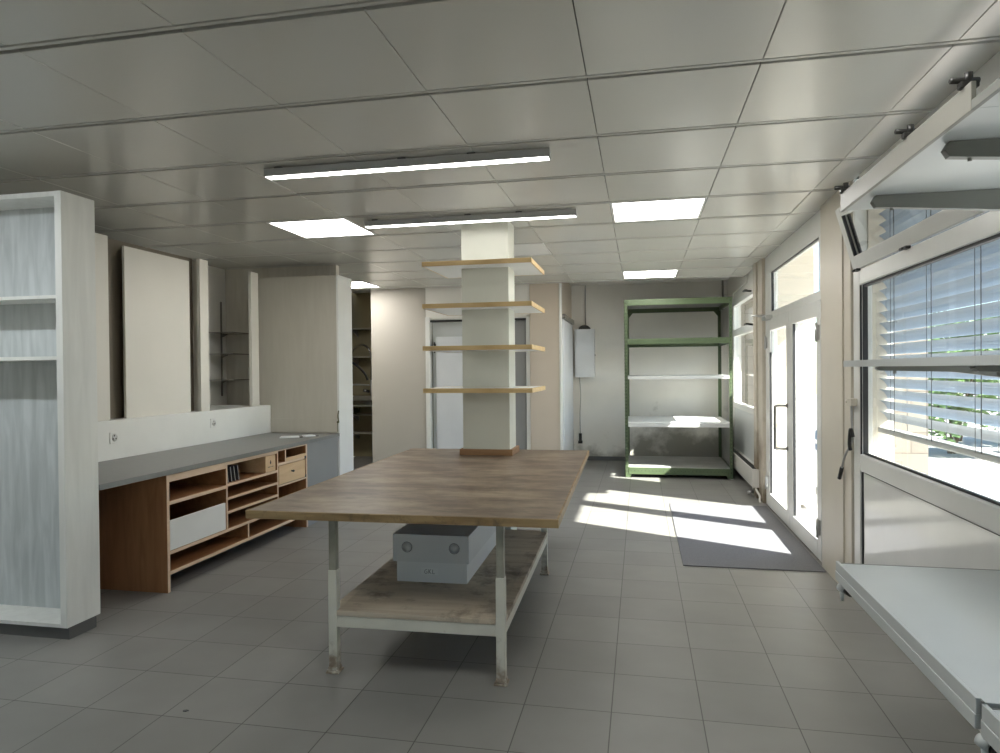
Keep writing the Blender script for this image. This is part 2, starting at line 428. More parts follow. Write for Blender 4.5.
# wall with the opening into the dim store room, the beige wall, the recess with doors
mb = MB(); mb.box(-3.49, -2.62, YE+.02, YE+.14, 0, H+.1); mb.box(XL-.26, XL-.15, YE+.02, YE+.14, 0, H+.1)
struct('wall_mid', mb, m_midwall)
mb = MB(); mb.box(-1.03, -.60, YE+.005, YE+.16, 0, H+.35); mb.box(-.70, -.60, YE+.16, YB, 0, H+.36)
struct('wall_partition', mb, m_beige)
struct('trim_1', MB().box(-.60, -.575, YE-.005, YE+.165, 0, H+.3, .004), m_alu)
mb = MB(); mb.box(-2.62, -1.03, YE+.03, YE+.14, 2.33, H+.1); struct('wall_lintel', mb, m_wallw)
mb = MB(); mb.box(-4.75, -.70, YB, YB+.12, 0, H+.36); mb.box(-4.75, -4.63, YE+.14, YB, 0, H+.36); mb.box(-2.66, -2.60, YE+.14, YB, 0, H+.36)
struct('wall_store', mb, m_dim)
struct('wall_back', MB().box(-.70, XR+.2, YB, YB+.12, 0, H+.4), m_back)
struct('baseboard_back', MB().box(-.60, XR, YB-.012, YB, 0, .07, .002), m_plinth)
mb = MB(); mb.box(XL-.15, -.2, YF-.12, YF, 0, H+.1); mb.box(1.5, XR+.12, YF-.12, YF, 0, H+.1)
mb.box(-.2, 1.5, YF-.12, YF, 0, .35); mb.box(-.2, 1.5, YF-.12, YF, 2.6, H+.1)
struct('wall_rear', mb, m_wallw)

# ---- window wall: posts and solid parts
mb = MB(); mb.box(XR, XR+.12, YF, -1.66, 0, H+.1); mb.box(XR, XR+.12, 7.97, YB+.12, 0, H+.4); struct('wall_right', mb, m_wallw)
mb = MB(); mb.box(XR-.03, XR+.14, 2.03, 2.60, 0, H); mb.box(XR-.02, XR+.05, 1.87, 2.03, 0, H, .003); struct('trim_2', mb, m_post2)
mb = MB(); mb.box(XR-.04, XR+.14, 5.16, 5.46, 0, H, .005); mb.box(XR-.06, XR+.10, 5.46, 5.66, 0, H, .006); struct('trim_3', mb, m_postm)
mb = MB(); mb.box(XR+.02, XR+.12, 5.66, 7.97, 2.56, H+.4); mb.box(XR+.01, XR+.12, 5.66, 7.97, 0, .28); mb.box(XR, XR+.12, 6.6, 7.97, H-.1, H+.4)
struct('wall_right_alcove', mb, m_wallw)
# ---- window_1: the big one beside the display rack
Y0, Y1 = -1.66, 1.85
mb = MB(); x0, x1 = XR-.01, XR+.07
mb.box(x0, x1, Y1-.13, Y1, 0, 2.185, .006); mb.box(x0, x1, Y1-.035, Y1, 2.185, H, .004); mb.box(x0, x1, Y0, Y0+.12, 0, H, .006)
mb.box(x0, x1, Y0, Y1-.13, .875, .985, .008); mb.box(x0, x1, Y0, Y1-.13, 2.085, 2.185, .006)
mb.box(x0, x1, Y0, Y1-.13, 2.66, H, .006); mb.box(x0, x1, Y0, Y1-.13, 0, .06, .004)
w1 = struct('window_1', mb, m_alu)
MB().box(XR+.03, XR+.045, Y0+.1, Y1-.14, .98, 2.09).build('pane', m_glass, w1)
mb = MB(); 
mb.box(XR-.006, XR+.004, Y1-.136, Y1-.130, .985, 2.085)
mb.box(XR+.012, XR+.03, Y0+.12, Y1-.146, .985, .997); mb.box(XR+.005, XR+.03, Y0+.12, Y1-.146, 2.070, 2.085)
mb.box(XR+.0, XR+.03, Y1-.17, Y1-.162, .99, 2.08); mb.build('gasket', m_gasket, w1)
mb = MB(); mb.box(XR+.005, XR+.04, Y0+.1, Y1-.155, .06, .868, .002); o = mb.build('infill_panel', m_gpanel, w1); o['label'] = 'glossy white infill panel under the glass'
mb = MB(); mb.box(XR-.002, XR+.03, Y1-.152, Y1-.132, .06, .868); mb.box(XR+.0, XR+.03, Y0+.1, Y1-.155, .868, .876); mb.build('panel_gasket', m_gasket, w1)
# tilted vent sash, hinged along its bottom
vs_b, vs_t = Vector((XR-.012, 0, 2.195)), Vector((XR-.125, 0, 2.60))
ang = math.atan2(vs_b.x-vs_t.x, vs_t.z-vs_b.z); hgt = (vs_t-vs_b).length
rot = Matrix.Rotation(-ang, 3, 'Y'); piv = (vs_b.x, 0, vs_b.z)
mb = MB()
for (a, b, c, d) in ((Y1-.10, Y1-.015, 0, hgt), (Y0+.03, Y0+.10, 0, hgt), (Y0+.10, Y1-.10, 0, .085), (Y0+.10, Y1-.10, hgt-.06, hgt)):
    mb.box(vs_b.x-.0, vs_b.x+.055, a, b, vs_b.z+c, vs_b.z+d, .004, 0, rot, piv)
sash = mb.build('vent_sash', m_alu, w1)
MB().box(vs_b.x+.024, vs_b.x+.034, Y0+.09, Y1-.09, vs_b.z+.07, vs_b.z+hgt-.05, 0, 0, rot, piv).build('pane', m_glass, sash)
mb = MB(); 
mb.box(vs_b.x+.002, vs_b.x+.02, Y1-.118, Y1-.10, vs_b.z+.085, vs_b.z+hgt-.06, 0, 0, rot, piv)
mb.box(vs_b.x+.036, vs_b.x+.05, Y1-.128, Y1-.10, vs_b.z+.085, vs_b.z+hgt-.06, 0, 0, rot, piv); mb.build('gasket', m_gasket, sash)
mb = MB()
for y in (1.72, .88, -.1): mb.box(XR-.035, XR-.008, y-.03, y+.03, 2.176, 2.192, .003); mb.cyl((XR-.03, y, 2.185), (XR-.03, y+.06, 2.185), .008)
mb.build('catch', m_black, w1)

# ---- double glass door with transom
mb = MB(); x0, x1 = XR-.005, XR+.075
mb.box(x0, x1, 2.60, 2.66, 0, H, .004); mb.box(x0, x1, 5.00, 5.16, 0, H, .006)
mb.box(x0, x1, 2.66, 5.00, 2.09, 2.165, .005); mb.box(x0, x1, 2.66, 5.00, 2.60, H, .005); mb.box(x0, x1, 2.66, 5.0, 0, .012, .002)
mb.box(x0, x1, 2.66, 2.76, 2.165, 2.60, .004); mb.box(x0, x1, 4.84, 5.0, 2.165, 2.60, .004)
d1 = struct('door_1', mb, m_alu)
MB().box(XR+.03, XR+.042, 2.75, 4.85, 2.16, 2.605).build('transom_pane', m_glass, d1)
mb = MB(); mb.box(XR+.006, XR+.03, 4.828, 4.842, 2.17, 2.595); mb.box(XR+.006, XR+.03, 2.76, 4.828, 2.588, 2.60); mb.build('transom_gasket', m_gasket, d1)
for (a, b, nm) in ((2.665, 3.825, 0), (3.835, 4.995, 1)):
    mb = MB(); mb.frame(XR-.02, XR+.05, a, b, .015, 2.085, .125, .005, .15)
    leaf = mb.build('door_leaf', m_alu, d1)
    MB().box(XR+.01, XR+.022, a+.12, b-.12, .16, 1.965).build('pane', m_glass, leaf)
    mb = MB(); mb.box(XR-.012, XR+.01, b-.137, b-.125, .165, 1.96); mb.build('gasket', m_gasket, leaf)
    hb = MB(); yy = a+.05 if nm == 0 else b-.03
    for z in (.28, 1.83):
        hb.box(XR-.042, XR-.018, yy-.035, yy+.035, z-.06, z+.06, .006); hb.cyl((XR-.045, yy-.03, z-.075), (XR-.045, yy-.03, z+.075), .010)
    hb.build('hinge', m_steel, leaf)
    if nm == 1:
        hb = MB(); xo = XR-.135; y = 3.90
        hb.tube([(XR-.02, y, 1.185), (xo+.03, y, 1.185), (xo+.006, y, 1.178), (xo, y, 1.15), (xo, y, .80), (xo+.006, y, .775), (xo+.03, y, .77), (XR-.02, y, .77)], .014, 12, res=5)
        hb.cyl((XR-.028, y, 1.185), (XR-.018, y, 1.185), .024); hb.cyl((XR-.028, y, .77), (XR-.018, y, .77), .024)
        hb.build('door_handle', m_chrome, leaf)
        hb = MB(); hb.box(XR-.03, XR-.019, 4.72, 4.90, 1.72, 1.96, .003); o = hb.build('sticker_plate', m_white, leaf); o['label'] = 'white plate at the top of the glass'
    else:
        hb = MB(); xo = XR+.16; y = 3.74
        hb.tube([(XR+.05, y, 1.185), (xo-.03, y, 1.185), (xo, y, 1.15), (xo, y, .80), (xo-.03, y, .77), (XR+.05, y, .77)], .012, 10, res=5)
        hb.build('door_handle', m_alu, leaf)
mb = MB(); mb.box(XR-.075, XR-.006, 4.72, 4.98, 2.075, 2.125, .006); mb.tube([(XR-.05, 4.95, 2.135), (XR-.16, 5.05, 2.14), (XR-.06, 5.16, 2.14)], .010, 8, res=0)
mb.build('door_closer', m_steel, d1)

# ---- window_2: far window with transom, panel below
mb = MB(); Y0, Y1 = 5.66, 7.97; x0, x1 = XR-.005, XR+.07
mb.box(x0, x1, Y0, Y0+.10, .28, 2.56, .005); mb.box(x0, x1, Y1-.10, Y1, .28, 2.56, .005)
mb.box(x0, x1, Y0+.1, Y1-.1, .955, 1.04, .005); mb.box(x0, x1, Y0+.1, Y1-.1, 2.03, 2.13, .005); mb.box(x0, x1, Y0+.1, Y1-.1, 2.49, 2.56, .005)
mb.box(x0, x1, Y0+.1, Y1-.1, .28, .34, .004)
w2 = struct('window_2', mb, m_alu)
MB().box(XR+.03, XR+.042, Y0+.09, Y1-.09, 1.03, 2.04).build('pane', m_glass, w2)
MB().box(XR+.03, XR+.042, Y0+.09, Y1-.09, 2.12, 2.50).build('pane', m_glass, w2)
MB().box(XR+.006, XR+.05, Y0+.09, Y1-.09, .33, .965, .002).build('infill_panel', m_gpanel2, w2)
mb = MB(); mb.box(XR-.01, XR+.01, Y0+.1, Y0+.112, 2.13, 2.49); mb.box(XR-.004, XR+.01, Y0+.1, Y0+.11, .34, .955); mb.build('gasket', m_gasket, w2)
mb = MB(); 
for y, z in ((6.1, 2.53), (6.0, 2.10)):
    mb.cyl((XR-.01, y, z), (XR-.09, y+.02, z+.01), .014); mb.box(XR-.11, XR-.07, y-.09, y+.07, z-.004, z+.016, .004)
mb.build('vent_opener', m_black, w2)
# ---- window_3 behind the camera lets the daylight in
mb = MB(); mb.box(-.2, 1.5, YF-.09, YF-.03, .35, .45); mb.box(-.2, 1.5, YF-.09, YF-.03, 2.5, 2.6)
for x in (-.2, .62, 1.42): mb.box(x, x+.08, YF-.09, YF-.03, .45, 2.5)
w3 = struct('window_3', mb, m_alu)
MB().box(-.15, 1.45, YF-.065, YF-.055, .43, 2.52).build('pane', m_glass, w3)

# ---- column with its wooden collar
struct('column', MB().box(-.92, -.52, 2.45, 2.73, 0, H+.0, .004), m_column)
mb = MB(); mb.box(-.945, -.495, 2.425, 2.449, .8465, .897, .003); mb.box(-.945, -.495, 2.731, 2.755, .8465, .897, .003)
mb.box(-.945, -.921, 2.449, 2.731, .8465, .897, .003); mb.box(-.519, -.495, 2.449, 2.731, .8465, .897, .003)
struct('trim_4', mb, m_collar)

# ---- door recess behind the column
mb = MB(); mb.box(-2.62, -2.55, YE, YE+.12, 0, 2.36, .004); mb.box(-1.09, -1.03, YE+.03, YE+.12, 0, 2.36, .004); mb.box(-2.55, -1.09, YE+.05, YE+.12, 2.31, 2.36, .003)
d2 = struct('door_2', mb, m_alu)
MB().box(-2.55, -1.09, YE+.02, YE+.10, 2.285, 2.312).build('top_track', m_black, d2)
MB().box(-2.54, -1.10, YE+.11, YE+.15, .01, 2.285, .003).build('door_leaf', m_gpanel2, d2)
lf = MB().box(-2.47, -1.45, YE+.05, YE+.09, .01, 2.06, .004).build('sliding_leaf', m_cab, d2)
mb = MB(); mb.box(-2.50, -2.468, YE+.035, YE+.06, 1.84, 1.96, .004); mb.cyl((-2.484, YE+.03, 1.82), (-2.484, YE+.03, 1.98), .01); mb.build('hinge', m_black, lf)
MB().box(-1.445, -1.10, YE+.06, YE+.085, .01, 2.28, .003).build('shaded_leaf', m_greyend, d2)  # grey sheet stands in for the shaded part of the recess
# white sliding door standing along the partition in the alcove
mb = MB(); mb.box(-.598, -.555, YE+.2, YB-.30, .03, 2.29, .004); d3 = struct('door_3', mb, m_cab)
mb = MB(); mb.box(-.599, -.53, YE+.15, YB-.28, 2.30, 2.37, .004); mb.build('sliding_rail', m_chrome, d3)

# ================================================================== OUTSIDE
struct('ground', MB().box(XR+.12, 40, -30, 40, -.16, -.06), m_pave)
struct('wall_outside', MB().box(XR+.12, 3.43, 9.5, 9.8, -.06, 3.6), m_brick)
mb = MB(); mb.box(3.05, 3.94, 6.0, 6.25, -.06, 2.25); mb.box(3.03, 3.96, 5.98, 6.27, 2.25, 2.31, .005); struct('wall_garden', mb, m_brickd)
mb = MB(); mb.box(XR+.23, 4.05, -6.2, 9.5, 3.78, 4.02, .01); mb.box(4.05, 4.28, 3.4, 6.7, 3.78, 4.02); mb.box(4.05, 6.0, 6.7, 9.5, 3.78, 4.02); struct('roof_overhang', mb, m_conc)  # the two outer pieces are added to shade the wing wall and far window
struct('wall_above', MB().box(XR+.02, XR+.16, YF, YB+.1, H+.12, 4.0), m_conc)
struct('wall_shade_pier', MB().box(XR+.101, XR+.52, 5.17, 5.655, 0, 2.9), m_conc)  # pier added outside to block sun at the far window's near edge
struct('wall_pier', MB().box(XR+.071, XR+.22, 1.80, 2.03, 0, H), m_post2)

def bush(name, c, rad, h, n, label, m, seed):
    rnd = random.Random(seed)
    t = thing(name, label, 'bush', c, 0, None, True)
    b = bmesh.new()
    lobes = [(Vector((rnd.uniform(-.55, .55)*rad, rnd.uniform(-.55, .55)*rad, rnd.uniform(.3, .75)*h)), rnd.uniform(.35, .6)*rad) for _ in range(9)]
    for _ in range(n):
        lc, lr = rnd.choice(lobes)
        d = Vector((rnd.gauss(0, 1), rnd.gauss(0, 1), rnd.gauss(0, 1))).normalized()
        p = lc + d*lr*rnd.uniform(.55, 1); p.z = max(.05, min(p.z, h))
        q = Matrix.Rotation(rnd.uniform(0, 6.28), 3, 'Z') @ Matrix.Rotation(rnd.uniform(-1, 1), 3, 'X')
        s = rnd.uniform(.05, .10)
        v = [b.verts.new(p + q @ Vector(e)) for e in ((-s, 0, 0), (0, -s*.5, .02), (s, 0, 0), (0, s*.5, .02))]
        b.faces.new(v)
    mb = MB(); mb.bm.free(); mb.bm = b; mb.build('foliage', m, t, True)
    mb = MB()
    for k in range(6): 
        a = k*1.05; mb.tube([(0.05*math.cos(a), .05*math.sin(a), 0), (rad*.25*math.cos(a), rad*.25*math.sin(a), h*.4), (rad*.5*math.cos(a), rad*.5*math.sin(a), h*.7)], .018, 6)
    mb.build('stem', m_stem, t)
for i, (x, y, r_, h_, mm, lb) in enumerate((
        (6.15, 10.9, .95, 2.3, m_leaf, 'green leafy bush right beside the end of the pale block wall outside'),
        (7.9, 10.3, 1.05, 2.2, m_leafy, 'yellow-green bush seen through the blind at the right of the window'),
        (7.2, 13.2, 1.3, 3.0, m_leaf, 'tall green bush rising behind the yellow-green bush outside'),
        (9.6, 12.2, 1.2, 2.6, m_leafy, 'pale yellow-green bush furthest right beyond the paving outside'))):
    bush('bush', (x, y, -.06), r_, h_, 4200, lb, mm, 20+i)

# exterior venetian blind
bl = thing('venetian_blind', 'grey-blue slatted venetian blind lowered outside the big window', 'blind', (2.11, .1, 1.12))
mb = MB(); xb, ya, yb = 2.11, -1.62, 1.86; wv = .04; til = R(49)
z = 2.60
while z > 1.19:
    pts = [(-1, 0), (-.5, .006), (0, .008), (.5, .006), (1, 0)]
    top_ = []; bot_ = []
    for (u, cz) in pts:      # room edge (-x) high, outer edge low
        dx = u*wv*math.cos(til); dz = -u*wv*math.sin(til)
        top_.append((xb+dx+cz*math.sin(til), z+dz+cz*math.cos(til))); bot_.append((xb+dx+(cz-.0012)*math.sin(til), z+dz+(cz-.0012)*math.cos(til)))
    poly = top_ + bot_[::-1]
    b = bmesh.new()
    v0 = [b.verts.new((q[0], ya, q[1])) for q in poly]; v1 = [b.verts.new((q[0], yb, q[1])) for q in poly]
    n_ = len(poly)
    for i in range(n_): b.faces.new((v0[i], v0[(i+1) % n_], v1[(i+1) % n_], v1[i]))
    for i in range(4):
        b.faces.new((v0[i], v0[i+1], v0[n_-2-i], v0[n_-1-i])); b.faces.new((v1[i], v1[i+1], v1[n_-2-i], v1[n_-1-i]))
    bmesh.ops.recalc_face_normals(b, faces=b.faces[:]); mb._merge(b)
    z -= .072
mb.build('slats', m_slat, bl, True)
MB().box(xb-.035, xb+.035, ya, yb, 1.12, 1.155, .008).build('bottom_rail', m_lamp, bl)
MB().box(xb-.05, xb+.05, ya, yb, 2.64, 2.74, .004).build('head_box', m_lamp, bl)
mb = MB()
for y in (1.50, .95, .40, -.15, -.7, -1.25):
    for dx in (-.036, .036): mb.cyl((xb+dx, y, 1.15), (xb+dx, y, 2.66), .0022, 6)
    mb.cyl((xb-.04, y+.05, 1.15), (xb-.04, y+.05, 2.66), .0016, 6)
mb.build('ladder_cord', m_cord, bl, True)
mb = MB(); mb.box(xb-.016, xb+.016, yb+.002, yb+.026, .99, 2.74); mb.box(xb-.016, xb+.016, ya-.026, ya-.002, .99, 2.74); mb.build('guide_rail', m_lamp, bl)

# ================================================================== CEILING LIGHTS
def led(k, m_, label, lit=True):
    x0, x1, y0, y1 = PX+k*PW, PX+(k+1)*PW, PY+m_*PD+.026, PY+(m_+1)*PD-.022
    t = thing('ceiling_light', label, 'ceiling light', ((x0+x1)/2, (y0+y1)/2, H), 0, 'recessed square ceiling panels')
    mb = MB(); f = .022; z0, z1 = H-.002, H+.024
    mb.box(x0+.004, x1-.004, y0+.002, y0+f, z0, z1, .002); mb.box(x0+.004, x1-.004, y1-f, y1-.002, z0, z1, .002)
    mb.box(x0+.004, x0+f, y0+f, y1-f, z0, z1, .002); mb.box(x1-f, x1-.004, y0+f, y1-f, z0, z1, .002)
    mb.build('frame', m_white, t)
    MB().box(x0+f, x1-f, y0+f, y1-f, H+.004, H+.012).build('diffuser', m_led if lit else m_ledoff, t)
led(-4, 3, 'lit square ceiling panel left of the column, above the grey worktop')
led(0, 3, 'lit square ceiling panel right of the column, the largest looking one')
led(0, 8, 'small looking lit ceiling panel in front of the green shelving rack')
led(-6, 8, 'lit ceiling panel peeking past the tall beige cabinet near the store room opening')
led(0, -2, 'lit ceiling panel right above the viewer, just out of frame')
led(-2, 5, 'unlit white ceiling panel just behind the column top', False)

def tube_light(x0, x1, y, label, md=None):
    t = thing('tube_light', label, 'tube light', ((x0+x1)/2, y, H-.07), 0, 'long tube lights under the ceiling')
    mb = MB(); mb.prism([(y-.035, H-.012), (y+.035, H-.012), (y+.037, H-.058), (y-.037, H-.058)], 'X', x0, x1); mb.build('housing', m_lamp, t)
    mb = MB(); mb.prism([(y-.030, H-.0581), (y+.030, H-.0581), (y+.030, H-.0605), (y-.030, H-.0605)], 'X', x0+.006, x1-.006); mb.build('diffuser', md or m_tube, t)
    for x in (x0, x1):
        MB().box(x-.004, x+.004, y-.038, y+.038, H-.062, H-.010, .002).build('end_cap', m_lamp, t)
    for x in (x0+.08, (x0+x1)/2, x1-.45):
        MB().box(x-.025, x+.025, y-.022, y+.022, H-.016, H, .003).build('mounting_clip', m_black, t)
tube_light(-1.685, .05, .715, 'long tube light nearest the viewer, above the worktable front')
tube_light(-4.15, -2.40, -.785, 'tube light in front of the tall shelf cabinet, just outside the frame', m_tubes)
tube_light(-1.665, .064, 2.215, 'long tube light just in front of the column top, behind the nearer tube')

# ================================================================== WORKTABLE
ta = .0205
T = thing('worktable', 'large worktable with worn brown top and chipped white steel legs', 'table', (-1.025, .175, 0), ta, None, True)
ca, sa = math.cos(ta), math.sin(ta)
def tl(x, y):   # world -> table coordinates
    dx, dy = x+1.025, y-.175; return dx*ca+dy*sa, -dx*sa+dy*ca
hx0, hy0 = tl(-.922, 2.44); hx1, hy1 = tl(-.518, 2.74); hx0 -= .004; hx1 += .004
U0, U1, V0, V1, ZT = -.43, 1.18, -.11, 2.70, .846
mb = MB()
for (a, b, c, d) in ((U0+.012, hx0, V0+.012, V1-.012), (hx1, U1-.012, V0+.012, V1-.012), (hx0, hx1, V0+.012, hy0), (hx0, hx1, hy1, V1-.012)):
    mb.box(a, b, c, d, ZT-.04, ZT)
bmesh.ops.remove_doubles(mb.bm, verts=mb.bm.verts[:], dist=.0005)
mb.build('tabletop', m_top, T)
mb = MB()
for (a, b, c, d) in ((U0, U1, V0, V0+.012), (U0, U1, V1-.012, V1), (U0, U0+.012, V0+.012, V1-.012), (U1-.012, U1, V0+.012, V1-.012)):
    mb.box(a, b, c, d, ZT-.041, ZT-.0005, .0015)
mb.build('edge_strip', m_tedge, T)
mb = MB(); fr = .028
for v in (0, 1.85): mb.box(.03, .85, v-fr, v+fr, ZT-.095, ZT-.042, .003) if v else mb.box(.03, .85, v-.015, v+.015, ZT-.052, ZT-.0415, .002)
for u in (0, .88): mb.box(u-.02, u+.02, .03, 1.82, ZT-.075, ZT-.042, .003)
mb.build('top_frame', m_legi, T)
for (u, v) in ((0, 0), (.88, 0), (0, 1.85), (.88, 1.85)):
    lg = MB().box(u-.023, u+.023, v-.023, v+.023, .024, .53, .003).build('leg', m_legp, T)
    MB().box(u-.019, u+.019, v-.019, v+.019, .52, ZT-.042, .003).build('inner_tube', m_legi, lg)
    mb = MB(); mb.box(u-.034, u+.034, v-.038, v+.036, 0, .010, .003); mb.box(u-.027, u+.027, v-.027, v+.027, .010, .03, .005)
    mb.cyl((u-.026, v-.031, .009), (u-.026, v-.031, .018), .006, 8); mb.cyl((u+.026, v-.031, .009), (u+.026, v-.031, .018), .006, 8)
    mb.build('foot', m_legp, lg)
mb = MB(); mb.box(.023, .857, -.02, .02, .238, .297, .003); mb.box(.023, .857, 1.83, 1.87, .238, .297, .003)
mb.box(-.02, .02, .023, 1.827, .238, .297, .003); mb.box(.86, .90, .023, 1.827, .238, .297, .003)
mb.build('shelf_frame', m_legp, T)
mb = MB(); mb.box(.0235, .8565, -.024, 1.874, .298, .325, .002); mb.box(-.024, .0235, .0235, 1.8265, .298, .325, .002); mb.box(.8565, .904, .0235, 1.8265, .298, .325, .002)
for (u, v) in ((0, 0), (.88, 0), (0, 1.85), (.88, 1.85)): pass
mb.build('shelf_board', m_shelfw, T)

# grey carton on the shelf board
B = thing('storage_box', 'grey lidded carton with two round holes lying on the table\'s shelf board', 'box', (-.880, .655, .3255), ta, None, True)
mb = MB(); w_, d_, h_ = .452, 1.05, .280
mb.box(.016, w_-.016, .020, d_-.012, 0, .13, .002); bx = mb.build('box_base', m_boxb, B)
mb = MB()
mb.box(.165, .265, .0185, .0197, .045, .085); mb.build('paper_label', m_label, bx)
mb = MB(); lx, lz = .183, .051
def strokes(lst):
    for s_ in lst: mb.tube([(lx+p[0]*.6, .0182, lz+p[1]*.62) for p in s_], .0014, 5, res=3)
strokes([[(.028, .040), (.012, .036), (.002, .018), (.010, .002), (.026, .004), (.028, .018), (.018, .018)],
         [(.044, .044), (.044, .001)], [(.064, .042), (.046, .021)], [(.048, .022), (.068, .001)],
         [(.084, .042), (.082, .002)], [(.082, .002), (.104, .003)]])
mb.build('writing', m_ink, bx, True)
mb = MB(); lid0, lid1 = .122, h_
mb.box(0, w_, .004, d_, lid1-.006, lid1, .001); mb.box(0, .006, .004, d_, lid0, lid1-.004); mb.box(w_-.006, w_, .004, d_, lid0, lid1-.004); mb.box(0, w_, d_-.006, d_, lid0, lid1-.004)
# front of the lid with two thumb holes
b = bmesh.new(); N = 20
def hole(cx, cz, r): return [(cx+r*math.cos(2*math.pi*k/N), cz+r*math.sin(2*math.pi*k/N)) for k in range(N)]
def plate_with_hole(x0, x1, z0, z1, cx, cz, r, y):
    hs = hole(cx, cz, r); hv = [b.verts.new((p[0], y, p[1])) for p in hs]; ov = []
    for p in hs:
        dx, dz = p[0]-cx, p[1]-cz
        t_ = min(((x1-cx) if dx > 0 else (x0-cx))/dx if abs(dx) > 1e-9 else 9e9, ((z1-cz) if dz > 0 else (z0-cz))/dz if abs(dz) > 1e-9 else 9e9)
        ov.append(b.verts.new((cx+dx*t_, y, cz+dz*t_)))
    for k in range(N): b.faces.new((hv[k], hv[(k+1) % N], ov[(k+1) % N], ov[k]))
    cs = [(x1, z1), (x0, z1), (x0, z0), (x1, z0)]
    for c in cs:      # corner triangles
        a0 = math.atan2(c[1]-cz, c[0]-cx) % (2*math.pi); k = int(a0/(2*math.pi)*N) % N
        vv = b.verts.new((c[0], y, c[1])); b.faces.new((ov[k], ov[(k+1) % N], vv))
for (xa, xb_, cx_) in ((0, w_/2, .085), (w_/2, w_, w_-.085)): plate_with_hole(xa, xb_, lid0, lid1, cx_, lid0+.085, .030, .0)
bmesh.ops.remove_doubles(b, verts=b.verts[:], dist=1e-4)
g = bmesh.ops.extrude_face_region(b, geom=b.faces[:]); bmesh.ops.translate(b, verts=[e for e in g['geom'] if isinstance(e, bmesh.types.BMVert)], vec=(0, .004, 0))
bmesh.ops.recalc_face_normals(b, faces=b.faces[:]); mb._merge(b)
lid = mb.build('lid', m_box, B)
mb = MB(); mb.cyl((.085, .006, lid0+.085), (.085, .0078, lid0+.085), .034, 20); mb.cyl((w_-.085, .006, lid0+.085), (w_-.085, .0078, lid0+.085), .034, 20); mb.build('hole_backing', m_box, lid)
mb = MB()
for cx_ in (.085, w_-.085):
    mb.tube([(cx_+.030*math.cos(2*math.pi*k/18), .0, lid0+.085+.030*math.sin(2*math.pi*k/18)) for k in range(19)], .0016, 6, res=0)
mb.build('hole_rim', m_boxd, lid)

# ================================================================== COLUMN SHELVES
for z, lb in ((2.405, 'topmost yellow-edged white shelf around the column, nearest the ceiling'), (2.062, 'second yellow-edged shelf from the top around the column'),
              (1.718, 'third yellow-edged shelf from the top around the column'), (1.372, 'bottom yellow-edged shelf around the column, nearest the tabletop')):
    t = thing('column_shelf', lb, 'shelf', (-.735, 2.6, z), 0, 'shelves around the column')
    mb = MB(); x0, x1, y0, y1 = -1.20, -.295, 2.24, 3.0; zt = z+.036; e = .012
    for (a, b_, c, d) in ((x0+e, -.921, y0+e, y1-e), (-.519, x1-e, y0+e, y1-e), (-.921, -.519, y0+e, 2.449), (-.921, -.519, 2.731, y1-e)): mb.box(a, b_, c, d, z+.001, zt)
    mb.build('board', m_white, t)
    mb = MB()
    for (a, b_, c, d) in ((x0, x1, y0, y0+e), (x0, x1, y1-e, y1), (x0, x0+e, y0+e, y1-e), (x1-e, x1, y0+e, y1-e)): mb.box(a, b_, c, d, z, zt+.001, .002)
    mb.build('edge_band', m_bamboo, t)

# ================================================================== LEFT SIDE
# tall white cabinet with niches
C = thing('shelf_cabinet', 'tall white-stained open shelf cabinet at the left edge on a grey plinth', 'cabinet', (-3.4, .40, 0))
cy0, cy1 = .262, .512
mb = MB(); mb.box(-4.30, -2.78, cy1-.018, cy1, .075, 2.617); mb.build('back_panel', m_whitegrain, C)
mb = MB(); mb.box(-2.78, -2.735, cy0, cy1+.002, .075, 2.618, .002); mb.build('side_panel', m_whiteside, C)
for z, h_ in ((.075, .022), (1.637, .022), (1.995, .02), (2.588, .029)):
    MB().box(-4.30, -2.78, cy0+.002, cy1-.018, z, z+h_, .001).build('shelf', m_whiteside, C)
mb = MB(); mb.box(-4.28, -2.745, .287, cy1-.02, 0, .074, .002); mb.build('plinth', m_plinth, C)

# uprights and slab above the worktop
for (y0, y1, lb) in ((1.44, 1.58, 'cream upright board left of the big slab, beside the tall white cabinet'),
                     (2.735, 2.865, 'cream upright board between the big slab and the small rail shelves'),
                     (3.62, 3.76, 'cream upright board between the small rail shelves and the tall beige cabinet')):
    o = MB().box(-3.612, -3.575, y0, y1, 1.185, 2.645, .003).build('upright_board', m_cream); solo(o, lb, 'board', 'cream uprights on the backsplash')
o = MB().box(-3.628, -3.605, 1.79, 2.62, 1.185, 2.605, .003).build('wall_slab', m_cream); solo(o, 'wide smooth cream panel between two uprights above the worktop', 'panel')
o = MB().box(-3.715, -3.70, 1.0, 2.80, 1.185, 2.66, .002).build('back_board', m_brownboard); solo(o, 'dark brown board showing in the gaps beside the smooth cream panel', 'board')
o = MB().box(-3.70, -3.62, 2.801, 2.82, 1.185, 2.64, .002).build('partition_board', m_cream); solo(o, 'cream board set edge-on between the dark recess and the shelf niche', 'board')

